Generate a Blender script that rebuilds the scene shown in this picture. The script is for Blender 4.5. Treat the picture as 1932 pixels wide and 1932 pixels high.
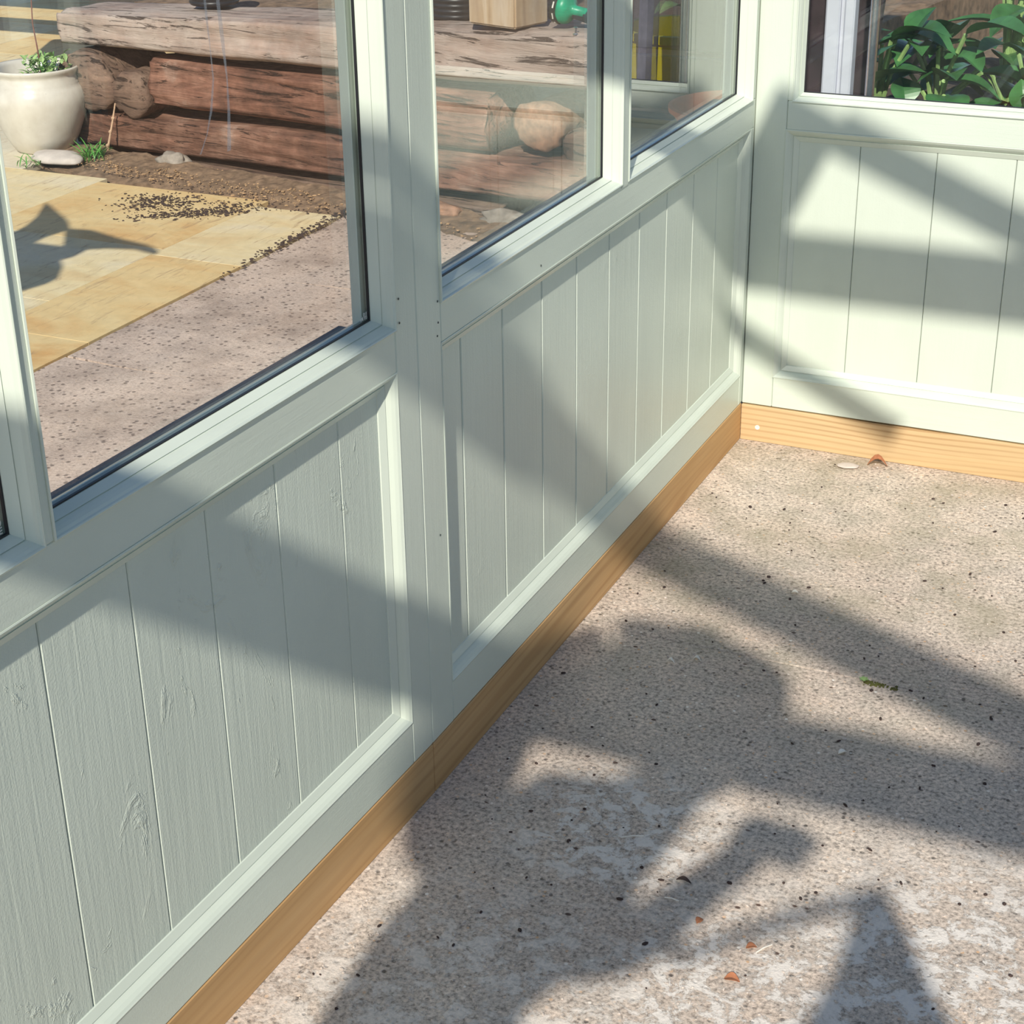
import bpy, bmesh, math, random
from mathutils import Vector, Matrix, noise
for o in list(bpy.data.objects): bpy.data.objects.remove(o)
sc = bpy.context.scene
COL = sc.collection
random.seed(7)

# ---------------------------------------------------------------- camera
cam = bpy.data.cameras.new('camera'); co = bpy.data.objects.new('camera', cam); COL.objects.link(co)
sc.camera = co
cam.sensor_width = 36; cam.sensor_fit = 'HORIZONTAL'; cam.lens = 3226.513/1932*36
cam.clip_start = 0.05; cam.clip_end = 200
Rr = [(0.90895731, 0.41666906, -0.0135462), (0.16621953, -0.39202158, -0.90481498), (-0.38231881, 0.82018655, -0.42558941)]
M = Matrix(((Rr[0][0], -Rr[1][0], -Rr[2][0]), (Rr[0][1], -Rr[1][1], -Rr[2][1]), (Rr[0][2], -Rr[1][2], -Rr[2][2]))).to_4x4()
M.translation = (0.84649984, -2.81366622, 1.22474042)
co.matrix_world = M

# ---------------------------------------------------------------- sky, sun, exposure
SUN = Vector((-.267, 1, -.76)).normalized()
w = bpy.data.worlds.new('World'); sc.world = w; w.use_nodes = True
nt = w.node_tree; bg = nt.nodes['Background']
sk = nt.nodes.new('ShaderNodeTexSky'); sk.sky_type = 'NISHITA'; sk.sun_disc = False
sk.sun_elevation = math.radians(36); sk.sun_rotation = math.radians(165); sk.dust_density = 0.6
mt = nt.nodes.new('ShaderNodeMix'); mt.data_type = 'RGBA'; mt.blend_type = 'MULTIPLY'; mt.inputs[0].default_value = 1; mt.inputs[7].default_value = (.88, .95, 1.06, 1)
nt.links.new(sk.outputs[0], mt.inputs[6]); nt.links.new(mt.outputs[2], bg.inputs[0]); bg.inputs[1].default_value = 0.15
sl = bpy.data.lights.new('sun', 'SUN'); sl.energy = 6.6; sl.angle = math.radians(0.75); sl.color = (1, .93, .82)
so = bpy.data.objects.new('sun', sl); COL.objects.link(so)
so.rotation_euler = SUN.to_track_quat('-Z', 'Y').to_euler(); so.location = (2, -6, 6)
vs = sc.view_settings
vs.view_transform = 'Standard'; vs.look = 'None'; vs.gamma = 1; vs.exposure = -0.45; vs.use_curve_mapping = False

# ---------------------------------------------------------------- helpers
def tag(o, label=None, category=None, group=None, kind=None):
    if label: o['label'] = label
    if category: o['category'] = category
    if group: o['group'] = group
    if kind: o['kind'] = kind
    return o
def empty(name, loc=(0, 0, 0), **k):
    o = bpy.data.objects.new(name, None); COL.objects.link(o); o.location = loc; o.empty_display_size = .05
    return tag(o, **k)
def wloc(o):
    v = Vector((0, 0, 0))
    while o: v = v + o.location; o = o.parent
    return v
def obj(name, bm, mat, parent=None, smooth=False, origin=None, **k):
    """link a bmesh given in world coordinates as ONE mesh object"""
    me = bpy.data.meshes.new(name)
    if smooth:
        for f in bm.faces: f.smooth = True
    bmesh.ops.recalc_face_normals(bm, faces=bm.faces)
    org = Vector(origin) if origin is not None else (wloc(parent) if parent else Vector((0, 0, 0)))
    bmesh.ops.translate(bm, verts=bm.verts, vec=-org)
    bm.to_mesh(me); bm.free()
    o = bpy.data.objects.new(name, me); COL.objects.link(o)
    if mat: me.materials.append(mat)
    if parent: o.parent = parent; o.location = org - wloc(parent)
    else: o.location = org
    return tag(o, **k)
def box(bm, a, b, bev=0, rot=None, seg=1):
    x0, y0, z0 = [min(a[i], b[i]) for i in range(3)]; x1, y1, z1 = [max(a[i], b[i]) for i in range(3)]
    m = Matrix.Diagonal((x1-x0, y1-y0, z1-z0, 1)); t = Matrix.Translation(((x0+x1)/2, (y0+y1)/2, (z0+z1)/2))
    r = bmesh.ops.create_cube(bm, size=1, matrix=t @ (rot or Matrix.Identity(4)) @ m)
    if bev:
        es = list({e for v in r['verts'] for e in v.link_edges})
        bmesh.ops.bevel(bm, geom=es, offset=bev, segments=seg, affect='EDGES', profile=.5)
def beam(bm, p, q, wd, th, up=(0, 1, 0)):
    """bar from p to q, th along 'up', wd across"""
    p = Vector(p); q = Vector(q); d = (q-p); L = d.length; d.normalize(); u = Vector(up); s = d.cross(u).normalized(); u = s.cross(d)
    m = Matrix(((d.x, s.x, u.x, 0), (d.y, s.y, u.y, 0), (d.z, s.z, u.z, 0), (0, 0, 0, 1)))
    m.translation = (p+q)/2
    bmesh.ops.create_cube(bm, size=1, matrix=m @ Matrix.Diagonal((L, wd, th, 1)))
def lathe(bm, prof, c, seg=40, axis=None):
    """prof: (r, h) rings"""
    c = Vector(c); A = Vector(axis).normalized() if axis else Vector((0, 0, 1))
    u = A.orthogonal().normalized(); v = A.cross(u); rings = []
    for r, h in prof:
        rings.append([bm.verts.new(c+A*h+(u*math.cos(t)+v*math.sin(t))*max(r, 1e-4)) for t in [2*math.pi*i/seg for i in range(seg)]])
    for a, b in zip(rings, rings[1:]):
        for i in range(seg): bm.faces.new((a[i], a[(i+1) % seg], b[(i+1) % seg], b[i]))
    bm.faces.new(rings[0]); bm.faces.new(rings[-1])
def tube(bm, pts, r, seg=6):
    pts = [Vector(p) for p in pts]; rings = []
    for i, p in enumerate(pts):
        d = (pts[min(i+1, len(pts)-1)]-pts[max(i-1, 0)]).normalized(); u = d.orthogonal().normalized(); v = d.cross(u)
        rr = r[i] if isinstance(r, (list, tuple)) else r
        rings.append([bm.verts.new(p+(u*math.cos(t)+v*math.sin(t))*rr) for t in [2*math.pi*k/seg for k in range(seg)]])
    for a, b in zip(rings, rings[1:]):
        for k in range(seg): bm.faces.new((a[k], a[(k+1) % seg], b[(k+1) % seg], b[k]))
    bm.faces.new(rings[0]); bm.faces.new(rings[-1])
def leafmesh(bm, base, tip, wd, droop=.2, up=Vector((0, 0, 1)), n=7, th=.0012):
    base = Vector(base); tip = Vector(tip); d = tip-base; s = d.cross(up).normalized()
    nn = s.cross(d).normalized(); L = d.length; top = []
    for i in range(n+1):
        t = i/n; wv = wd*math.sin(math.pi*min(1, t*1.0)**.8)*.5+.0005
        c = base+d*t+nn*(droop*L*math.sin(math.pi*t))
        top.append((bm.verts.new(c-s*wv+nn*wv*.35), bm.verts.new(c), bm.verts.new(c+s*wv+nn*wv*.35)))
    for a, b in zip(top, top[1:]):
        bm.faces.new((a[0], a[1], b[1], b[0])); bm.faces.new((a[1], a[2], b[2], b[1]))

# ---------------------------------------------------------------- materials
class NB:
    def __init__(s, name):
        s.m = bpy.data.materials.new(name); s.m.use_nodes = True; s.t = s.m.node_tree; s.b = s.t.nodes['Principled BSDF']
    def n(s, typ, **k):
        x = s.t.nodes.new('ShaderNode'+typ)
        for a, v in k.items():
            if a in x.inputs: x.inputs[a].default_value = v
            else: setattr(x, a, v)
        return x
    def l(s, a, b): s.t.links.new(a, b)
    def coord(s, scale=(1, 1, 1), rot=(0, 0, 0), src='pos'):
        if src == 'pos': c = s.n('NewGeometry').outputs['Position']
        else: c = s.n('TexCoord').outputs['Object']
        mp = s.n('Mapping'); mp.inputs['Scale'].default_value = scale; mp.inputs['Rotation'].default_value = rot
        s.l(c, mp.inputs[0]); return mp.outputs[0]
    def noise(s, v, sc_, det=4, rough=.6, dist=0):
        x = s.n('TexNoise', Scale=sc_, Detail=det, Roughness=rough, Distortion=dist); s.l(v, x.inputs['Vector']); return x.outputs[0]
    def vor(s, v, sc_, feat='F1', rnd=1):
        x = s.n('TexVoronoi', Scale=sc_, Randomness=rnd); x.feature = feat; s.l(v, x.inputs['Vector']); return x
    def ramp(s, f, stops, interp='LINEAR'):
        x = s.n('ValToRGB'); cr = x.color_ramp; cr.interpolation = interp
        while len(cr.elements) < len(stops): cr.elements.new(.5)
        for e, (p, c) in zip(cr.elements, stops):
            e.position = p; e.color = tuple(c)+(1,) if isinstance(c, (tuple, list)) else (c, c, c, 1)
        s.l(f, x.inputs[0]); return x.outputs[0]
    def mix(s, f, a, b, mode='MIX'):
        x = s.n('Mix'); x.data_type = 'RGBA'; x.blend_type = mode
        for i, v in ((0, f), (6, a), (7, b)):
            if isinstance(v, (int, float)): x.inputs[i].default_value = v
            elif isinstance(v, tuple): x.inputs[i].default_value = v+(1,)
            else: s.l(v, x.inputs[i])
        return x.outputs[2]
    def math(s, op, a, b=0):
        x = s.n('Math'); x.operation = op
        for i, v in ((0, a), (1, b)):
            if isinstance(v, (int, float)): x.inputs[i].default_value = v
            else: s.l(v, x.inputs[i])
        return x.outputs[0]
    def bump(s, h, st, dist=.002):
        x = s.n('Bump', Strength=st, Distance=dist); s.l(h, x.inputs['Height']); s.l(x.outputs[0], s.b.inputs['Normal'])
    def col(s, c):
        if isinstance(c, tuple): s.b.inputs['Base Color'].default_value = c+(1,)
        else: s.l(c, s.b.inputs['Base Color'])
    def set(s, **k):
        for a, v in k.items(): s.b.inputs[a.replace('_', ' ')].default_value = v
def simple(name, c, rough=.6, nscale=40, namp=.25, metallic=0, bump=.15, spec=.5):
    b = NB(name); v = b.coord(); f = b.noise(v, nscale)
    lo = tuple(x*(1-namp) for x in c); hi = tuple(min(1, x*(1+namp)) for x in c)
    b.col(b.ramp(f, [(.3, lo), (.7, hi)])); b.set(Roughness=rough, Metallic=metallic, Specular_IOR_Level=spec); b.bump(f, bump)
    return b.m
PAINT = (.60, .665, .575)
def paint(name, axis, rough=.36, knots=0, grain=.28):
    b = NB(name)
    s = [75, 75, 75]; s['xyz'.index(axis)] = 3.2
    v = b.coord(tuple(s)); g = b.noise(v, 1.6, 5, .65, .6)
    s2 = [1, 1, 1]; s2['xyz'.index(axis)] = .45
    v2 = b.coord(tuple(s2)); blot = b.noise(v2, 9, 3, .55)
    fine = b.noise(b.coord(), 420, 2, .5)
    h = b.math('ADD', b.math('MULTIPLY', g, .8), b.math('MULTIPLY', fine, .35))
    if knots:
        k = b.noise(b.coord((1, 1, .62), (.25, 0, 0)), 10, 6, .72, 1.4)
        km = b.ramp(k, [(.60, 0.0), (.74, 1.0)])
        rip = b.noise(b.coord((1, 1, .5)), 70, 4, .7, 2)
        h = b.math('ADD', h, b.math('MULTIPLY', b.math('MULTIPLY', km, rip), knots))
    b.col(b.mix(b.ramp(blot, [(.35, 0.0), (.7, 1.0)]), tuple(x*.97 for x in PAINT), tuple(min(1, x*1.03) for x in PAINT)))
    b.set(Roughness=rough, Specular_IOR_Level=.5); b.bump(h, grain, .0016)
    return b.m
P_V = paint('sage_paint_upright', 'z'); P_Y = paint('sage_paint_rail_along', 'y'); P_X = paint('sage_paint_rail_across', 'x')
P_BL = paint('sage_paint_rough_boards', 'z', .42, knots=4.5, grain=.6); P_BR = paint('sage_paint_boards', 'z', .4, knots=.9, grain=.45)
P_S = paint('sage_paint_smooth', 'z', .26, grain=.05)
def pine(name, axis, c0, c1, c2, amt=.75):
    b = NB(name); s = [1, 1, 1]; s['xyz'.index(axis)] = .10
    v = b.coord(tuple(s)); n1 = b.noise(v, 12, 4, .55, .6)
    wn = b.noise(v, 7, 2, .4, .4); vz = b.n('SeparateXYZ'); b.l(v, vz.inputs[0])
    ph = b.math('ADD', b.math('MULTIPLY', vz.outputs[2], 520.), b.math('MULTIPLY', wn, 75.))
    wv = b.math('ADD', b.math('MULTIPLY', b.math('SINE', ph), .5), .5)
    fade = b.ramp(b.noise(b.coord(tuple(s)), 7, 2), [(.38, 0.), (.6, 1.)])
    v2 = b.coord(tuple(90 if a != axis else 5 for a in 'xyz')); fn = b.noise(v2, 1, 3)
    base = b.mix(b.ramp(n1, [(.3, 0.), (.7, 1.)]), c0, c1)
    c = b.mix(b.math('MULTIPLY', b.math('MULTIPLY', b.ramp(wv, [(.55, 0.), (.98, 1.)]), fade), amt), base, c2)
    kn = b.vor(b.coord(tuple(1 if a != axis else .6 for a in 'xyz')), 4.3)
    c = b.mix(b.ramp(kn.outputs['Distance'], [(.045, .85), (.09, 0.)]), c, tuple(x*.6 for x in c2))
    c = b.mix(.3, c, b.ramp(fn, [(.3, .6), (.7, 1.)]), 'MULTIPLY')
    b.col(c); b.set(Roughness=.6, Specular_IOR_Level=.3); b.bump(fn, .15, .001); return b.m
PINE_B = pine('fresh_pine_back', 'x', (.60, .42, .22), (.66, .48, .27), (.36, .20, .08), 1.)
PINE_L = pine('fresh_pine_left', 'y', (.52, .31, .13), (.60, .39, .19), (.36, .19, .07), .45)

def concrete(name, tint=(1, 1, 1), patches=True, outside=False):
    b = NB(name); v = b.coord(); st = b.coord((1, 1, 1), (0, 0, .4))
    big = b.noise(v, 2.3, 4, .6); mid = b.noise(v, 14, 5, .65); fine = b.noise(v, 170, 4, .7)
    c = b.mix(b.ramp(big, [(.35, 0.), (.65, 1.)]), (.56, .45, .37), (.70, .59, .49))
    c = b.mix(b.ramp(mid, [(.35, 0.), (.65, .55)]), c, (.43, .40, .365))
    c = b.mix(.85, c, b.ramp(fine, [(.34, .30), (.50, .95), (.68, 1.45)]), 'MULTIPLY')
    # dark pits and pale / tan aggregate
    d = b.vor(v, 95); pm = b.math('MULTIPLY', b.ramp(d.outputs['Distance'], [(.16, 1.), (.30, 0.)]), b.ramp(b.noise(v, 30, 2), [(.50, 0.), (.60, 1.)]))
    c = b.mix(b.math('MULTIPLY', pm, .8), c, (.10, .085, .075))
    d2 = b.vor(v, 130); sel = b.n('SeparateColor'); b.l(d2.outputs['Color'], sel.inputs[0])
    am = b.math('MULTIPLY', b.ramp(d2.outputs['Distance'], [(.22, 1.), (.32, 0.)]), b.ramp(sel.outputs[0], [(.80, 0.), (.84, 1.)]))
    c = b.mix(am, c, b.ramp(sel.outputs[1], [(0., (.75, .67, .58)), (.5, (.62, .40, .24)), (1., (.88, .84, .78))]))
    d3 = b.vor(b.coord((1, 1.5, 1)), 46); s3 = b.n('SeparateColor'); b.l(d3.outputs['Color'], s3.inputs[0])
    bm3 = b.math('MULTIPLY', b.ramp(d3.outputs['Distance'], [(.13, 1.), (.2, 0.)]), b.ramp(s3.outputs[1], [(.90, 0.), (.92, 1.)]))
    c = b.mix(bm3, c, b.ramp(s3.outputs[2], [(0., (.10, .07, .06)), (.6, (.30, .16, .09)), (1., (.6, .5, .4))]))
    h = b.math('SUBTRACT', fine, b.math('MULTIPLY', pm, .8))
    if patches:
        xyz = b.n('SeparateXYZ'); b.l(v, xyz.inputs[0]); reg = 0.
        for cx, cy, rr, am_ in ((.24, -1.22, .17, .9), (.72, -1.36, .33, 1.), (.48, -1.45, .22, .9), (.95, -1.15, .2, .6), (.2, -1.6, .3, .6)):
            d_ = b.n('VectorMath'); d_.operation = 'DISTANCE'; b.l(v, d_.inputs[0]); d_.inputs[1].default_value = (cx, cy, 0)
            reg = b.math('MAXIMUM', reg, b.ramp(b.math('DIVIDE', d_.outputs['Value'], rr), [(.45, am_), (1., 0.)]))
        pn = b.noise(b.coord((1, 1.1, 1)), 26, 9, .78, .3)
        pa = b.math('MULTIPLY', b.ramp(pn, [(.485, 0.), (.53, 1.)]), reg)
        c = b.mix(b.math('MULTIPLY', pa, .88), c, (.78, .74, .69))
        # mossy yellow cast near the back wall
        ms = b.math('MULTIPLY', b.ramp(b.noise(v, 7, 5, .65), [(.45, 0.), (.68, .5)]), b.ramp(b.math('ADD', xyz.outputs[1], 1.1), [(0., 0.), (.5, 1.)]))
        c = b.mix(ms, c, (.36, .31, .20))
        h = b.math('ADD', h, b.math('MULTIPLY', pa, .4))
    if outside:
        d4 = b.vor(b.coord((1, 1, 1)), 62); sp = b.ramp(d4.outputs['Distance'], [(.20, 1.), (.33, 0.)])
        s4 = b.n('SeparateColor'); b.l(d4.outputs['Color'], s4.inputs[0])
        spm = b.math('MULTIPLY', sp, b.ramp(s4.outputs[0], [(.30, 0.), (.38, 1.)]))
        c = b.mix(b.math('MULTIPLY', spm, .75), b.mix(.5, c, (.72, .55, .44)), (.10, .075, .065)); c = b.mix(b.ramp(b.noise(v, 3.2, 5, .7), [(.46, 0.), (.66, .55)]), c, (.22, .165, .135))
    if tint != (1, 1, 1): c = b.mix(1., c, tint, 'MULTIPLY')
    b.col(c); b.set(Roughness=.9, Specular_IOR_Level=.2); b.bump(h, .55, .0025); return b.m
CONC = concrete('weathered_concrete'); CONC_OUT = concrete('speckled_path_concrete', (1.0, .97, .96), False, True)
def sandstone(name, c0, c1, c2, seed=0):
    b = NB(name); v = b.coord((1, 1, 1), (0, 0, seed)); n1 = b.noise(b.coord((.9, 2.2, 1), (0, 0, .5+seed)), 2.2, 5, .6, 1.2); n2 = b.noise(v, 26, 5, .7)
    c = b.ramp(n1, [(.30, c0), (.52, c1), (.72, c2)])
    st = b.noise(b.coord((6, 1, 1), (0, 0, 1.0)), 7, 5, .7, 1)
    c = b.mix(b.ramp(st, [(.56, 0.), (.70, .75)]), c, (.40, .25, .14))
    c = b.mix(.35, c, b.ramp(n2, [(.3, .7), (.7, 1.15)]), 'MULTIPLY')
    b.col(c); b.set(Roughness=.75, Specular_IOR_Level=.3); b.bump(n2, .3, .003); return b.m
SAND = [sandstone('buff_sandstone', (.80, .62, .33), (.78, .56, .27), (.70, .41, .16)),
        sandstone('pale_sandstone', (.82, .70, .48), (.82, .66, .38), (.74, .52, .26), 1.3),
        sandstone('grey_sandstone', (.70, .64, .52), (.74, .66, .50), (.66, .54, .38), 2.1)]
def sleeperm(name, grey=0., warm=1.):
    b = NB(name)
    v = b.coord((1, 1, 1), (0, 0, 0), 'obj')
    lv = b.coord((.9, 9, 9), (0, 0, 0), 'obj'); g = b.noise(lv, 5, 8, .72, .5)
    lv2 = b.coord((1.2, 14, 14), (0, 0, 0), 'obj'); cr = b.noise(lv2, 3.2, 6, .75, .8)
    bl = b.noise(v, 5, 5, .65)
    c = b.ramp(bl, [(.30, (.085, .048, .036)), (.48, (.20*warm, .098, .066)), (.62, (.30*warm, .165, .115)), (.78, (.46, .33, .26))])
    c = b.mix(.8, c, b.ramp(g, [(.30, .2), (.5, .95), (.70, 1.7)]), 'MULTIPLY')
    if grey: c = b.mix(b.math('MULTIPLY', b.ramp(b.noise(v, 3, 5, .7), [(.3, .3), (.6, 1.)]), grey), c, (.62, .52, .45))
    ck = b.ramp(cr, [(.37, 1.), (.43, 0.)])
    c = b.mix(b.math('MULTIPLY', ck, .85), c, (.045, .03, .025))
    b.col(c); b.set(Roughness=.88, Specular_IOR_Level=.2)
    b.bump(b.math('SUBTRACT', g, b.math('MULTIPLY', ck, .9)), .9, .008); return b.m
SLP = sleeperm('weathered_sleeper'); SLP_G = sleeperm('bleached_sleeper', .75); SLP_D = sleeperm('brown_sleeper', 0, 1.05); BARK = sleeperm('bark_log', .1, .85)
def glassm():
    b = NB('pane_glass'); t = b.t; out = t.nodes['Material Output']; t.nodes.remove(b.b)
    ge = b.n('NewGeometry'); d = b.n('VectorMath'); d.operation = 'DOT_PRODUCT'
    b.l(ge.outputs['Normal'], d.inputs[0]); b.l(ge.outputs['Incoming'], d.inputs[1])
    c = b.math('ABSOLUTE', d.outputs['Value']); q = b.math('POWER', b.math('SUBTRACT', 1., c), 5.)
    F = b.math('ADD', .02, b.math('MULTIPLY', q, .98))
    F2 = b.math('DIVIDE', b.math('MULTIPLY', F, 2.), b.math('ADD', F, 1.))
    tr = b.n('BsdfTransparent'); tr.inputs[0].default_value = (.965, .985, .975, 1)
    gl = b.n('BsdfGlossy'); gl.inputs['Roughness'].default_value = 0; gl.inputs[0].default_value = (1, 1, 1, 1)
    mx = b.n('MixShader'); b.l(F2, mx.inputs[0]); b.l(tr.outputs[0], mx.inputs[1]); b.l(gl.outputs[0], mx.inputs[2]); b.l(mx.outputs[0], out.inputs[0])
    return b.m
GLASS = glassm()
RUBBER = simple('black_gasket', (.012, .013, .016), .45, namp=.1)
SPACER = simple('sealed_unit_edge', (.06, .065, .07), .4)
SCREW = simple('dark_screw', (.03, .05, .05), .5)
SILL = simple('grey_outer_sill', (.13, .12, .12), .6, 30)
BLACK = simple('black_plastic', (.022, .022, .025), .35, bump=.05)
GREENP = simple('bright_green_plastic', (.0, .36, .19), .35, bump=.05)
METAL = simple('brushed_metal', (.72, .73, .78), .25, 200, .1, 1)
UPVC = simple('white_plastic_post', (.62, .62, .70), .4, 20, .05)
TERRA = simple('terracotta', (.72, .19, .07), .75, 60, .12)
GLAZE = None
def glaze():
    b = NB('cream_glaze'); v = b.coord(); n = b.noise(v, 22, 5, .6); n2 = b.vor(v, 60)
    c = b.ramp(n, [(.3, (.60, .55, .47)), (.7, (.70, .66, .58))]); c = b.mix(b.ramp(n2.outputs['Distance'], [(.05, .35), (.1, 0.)]), c, (.3, .24, .18))
    b.col(c); b.set(Roughness=.22, Specular_IOR_Level=.6); return b.m
GLAZE = glaze()
SOIL = simple('dark_soil', (.075, .05, .038), .95, 60, .5, bump=.8)
EARTH = simple('brown_earth', (.20, .13, .08), .95, 35, .5, bump=.8)
GRIT = simple('tan_grit', (.38, .24, .13), .9, 90, .6)
MULCH = simple('dark_mulch', (.05, .032, .028), .9, 90, .4)
LEAF = simple('green_leaf', (.11, .34, .06), .4, 30, .35); LEAF2 = simple('pale_leaf', (.30, .44, .16), .5, 30, .3)
BIGLEAF = simple('broad_leaf', (.055, .17, .055), .35, 12, .5)
TWIG = simple('pale_twig', (.52, .34, .22), .7, 40); REDTWIG = simple('red_brown_twig', (.17, .06, .045), .7, 40)
DEADLEAF = simple('dead_leaf', (.38, .15, .07), .7, 50, .4); CHIP = simple('white_chip', (.80, .76, .68), .7, 50, .1)
STONE = simple('pale_stone', (.58, .51, .45), .8, 25, .15); DSTONE = simple('grey_brown_stone', (.30, .255, .21), .85, 40, .3)
FLINT = simple('rusty_flint', (.33, .18, .11), .7, 50, .4)
YEL = simple('yellow_plastic', (.90, .76, .0), .45, 12, .06, bump=.03); HANDLE = simple('varnished_handle', (.60, .26, .07), .4, 25, .2)
DARKW = simple('shade_backdrop_wood', (.035, .036, .04), .7, 30, .4)  # dark tone stands in for shade behind the last pane
SLATE = simple('dark_cloth', (.035, .02, .024), .8, 18, .5); GREYW = simple('purple_grey_wood', (.20, .19, .25), .8, 30, .4)
def posttimber():
    b = NB('post_timber'); v = b.coord((1, 1, .12)); n = b.noise(v, 30, 5, .6, .5); m_ = b.noise(b.coord((1, 1, .3)), 8, 3)
    c = b.ramp(n, [(.3, (.36, .24, .14)), (.5, (.52, .38, .24)), (.7, (.62, .50, .37))]); c = b.mix(b.ramp(m_, [(.4, 0.), (.7, .6)]), c, (.45, .40, .35))
    b.col(c); b.set(Roughness=.8); b.bump(n, .4); return b.m
POSTT = posttimber()

# ---------------------------------------------------------------- numbers of the frame
ZB, ZR, ZP, ZS = .07125, .1287, .5736, .6222          # baseboard top, bottom rail, panel top, sill
J = -1.238; KINK = -.02076; TOPZ = 1.72
ck_, sk_ = math.cos(KINK), math.sin(KINK)
def K(p):                                              # the nearer section stands at a slight angle
    x, y, z = p; y2 = y-J
    return Vector((x*ck_-y2*sk_, J+x*sk_+y2*ck_, z))
def kink(bm):
    for v in bm.verts: v.co = K(v.co)
def fr_left(s, d, z): return Vector((-d, s, z))
def fr_back(s, d, z): return Vector((s, d, z))
def sweep(bm, P, s0, s1, z0, z1, prof):
    """mitred frame: prof = (inset, depth) rings inside the opening"""
    rings = []
    for i, d in prof:
        rings.append([bm.verts.new(P(*q)) for q in ((s0+i, d, z0+i), (s1-i, d, z0+i), (s1-i, d, z1-i), (s0+i, d, z1-i))])
    for a, b in zip(rings, rings[1:]):
        for k in range(4): bm.faces.new((a[k], a[(k+1) % 4], b[(k+1) % 4], b[k]))
WPROF = [(-.001, .012), (-.001, -.0022), (.0006, -.0030), (.0016, -.0022), (.0019, .0004), (.0034, .0030), (.0048, .0066), (.0062, .0112), (.0066, .0126), (.0072, .0126), (.0073, .0116), (.0108, .0216), (.0112, .0225), (.0112, .0240)]
PPROF = [(-.001, .010), (-.001, -.0004), (.0005, -.0008), (.0018, .0002), (.0040, .0016), (.0072, .0048), (.0100, .0086), (.0112, .0104), (.0118, .0104), (.0120, .0094), (.0205, .0138), (.0212, .0150), (.0212, .0170)]
def window(n, P, s0, s1, z0, z1, kf, mat=P_S):
    e = empty('window_%d' % n, P((s0+s1)/2, 0, z0) if not kf else K(P((s0+s1)/2, 0, z0)), kind='structure')
    def fin(bm):
        if kf: kink(bm)
        return bm
    bm = bmesh.new(); sweep(bm, P, s0, s1, z0, z1, WPROF); obj('window_bead', fin(bm), mat, e)
    bm = bmesh.new(); sweep(bm, P, s0+.0104, s1-.0104, z0+.0104, z1-.0104, [(0, .0232), (.0022, .0236), (.0022, .0262), (0, .0262), (0, .0232)]); obj('gasket', fin(bm), RUBBER, e)
    g = .0095; bm = bmesh.new(); a = P(s0+g, .0265, z0+g); b = P(s1-g, .0345, z1-g); box(bm, a, b); obj('glass_pane', fin(bm), GLASS, e)
    bm = bmesh.new(); sweep(bm, P, s0, s1, z0, z1, [(-.001, .0350), (.0095, .0350), (.0095, .0365), (.001, .052), (-.001, .052)]); obj('outer_bead', fin(bm), mat, e)
    return e
def boards(P, s0, s1, seams, z0, z1, gap, mat, parent, kf, dep=.015):
    bm = bmesh.new(); xs = [s0]+[s for s in seams if s0 < s < s1]+[s1]
    for a, b in zip(xs, xs[1:]):
        box(bm, P(a+gap/2, dep, z0), P(b-gap/2, dep+.012, z1), .0012)
    box(bm, P(s0, dep+.0075, z0), P(s1, dep+.02, z1))
    if kf: kink(bm)
    return obj('matchboard_panel', bm, mat, parent)

# ---------------------------------------------------------------- ground and floor
bm = bmesh.new(); box(bm, (-.066, -3.6, -.12), (1.75, -.7600, 0), .0015); box(bm, (-.066, -.7585, -.12), (1.75, .06, -.0003), .0015)
obj('floor', bm, CONC, kind='structure')
bm = bmesh.new(); box(bm, (-.3, -4.5, -.3), (2.2, .3, -.13)); obj('floor_base', bm, EARTH, kind='structure')
bm = bmesh.new(); box(bm, (-40, -40, -.34), (40, 40, -.06)); 
# cut away nothing: the garden earth lies lower than the slabs
for v in bm.verts:
    if v.co.z > -.1: v.co.z = -.055
obj('garden_ground', bm, EARTH, kind='structure', label='bare brown garden earth around the greenhouse', category='ground')
path = empty('trim_1', (-.75, 0, 0), kind='structure')
ys = [-4.2, -2.05, -1.35, -.118, .52, 1.12]
for i, (a, b) in enumerate(zip(ys, ys[1:])):
    bm = bmesh.new(); r = bmesh.ops.create_grid(bm, x_segments=50, y_segments=30, size=.5)
    for v in bm.verts:
        x = -1.445+(v.co.x+.5)*1.375; y = a+.001+(v.co.y+.5)*(b-a-.002)
        edge = .006*noise.noise(Vector((x*9, y*9, 1)))
        if v.co.x < -.49: x += edge
        y += .012*noise.noise(Vector((x*5, b*3, 2)))*(1 if abs(v.co.y) > .49 else 0)
        v.co = Vector((x, y, .0015*noise.noise(Vector((x*6, y*6, 0)))-.001*i))
    r = bmesh.ops.extrude_face_region(bm, geom=bm.faces[:]); bmesh.ops.translate(bm, verts=[v for v in r['geom'] if isinstance(v, bmesh.types.BMVert)], vec=(0, 0, -.08))
    obj('path_slab', bm, CONC_OUT, path)

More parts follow.
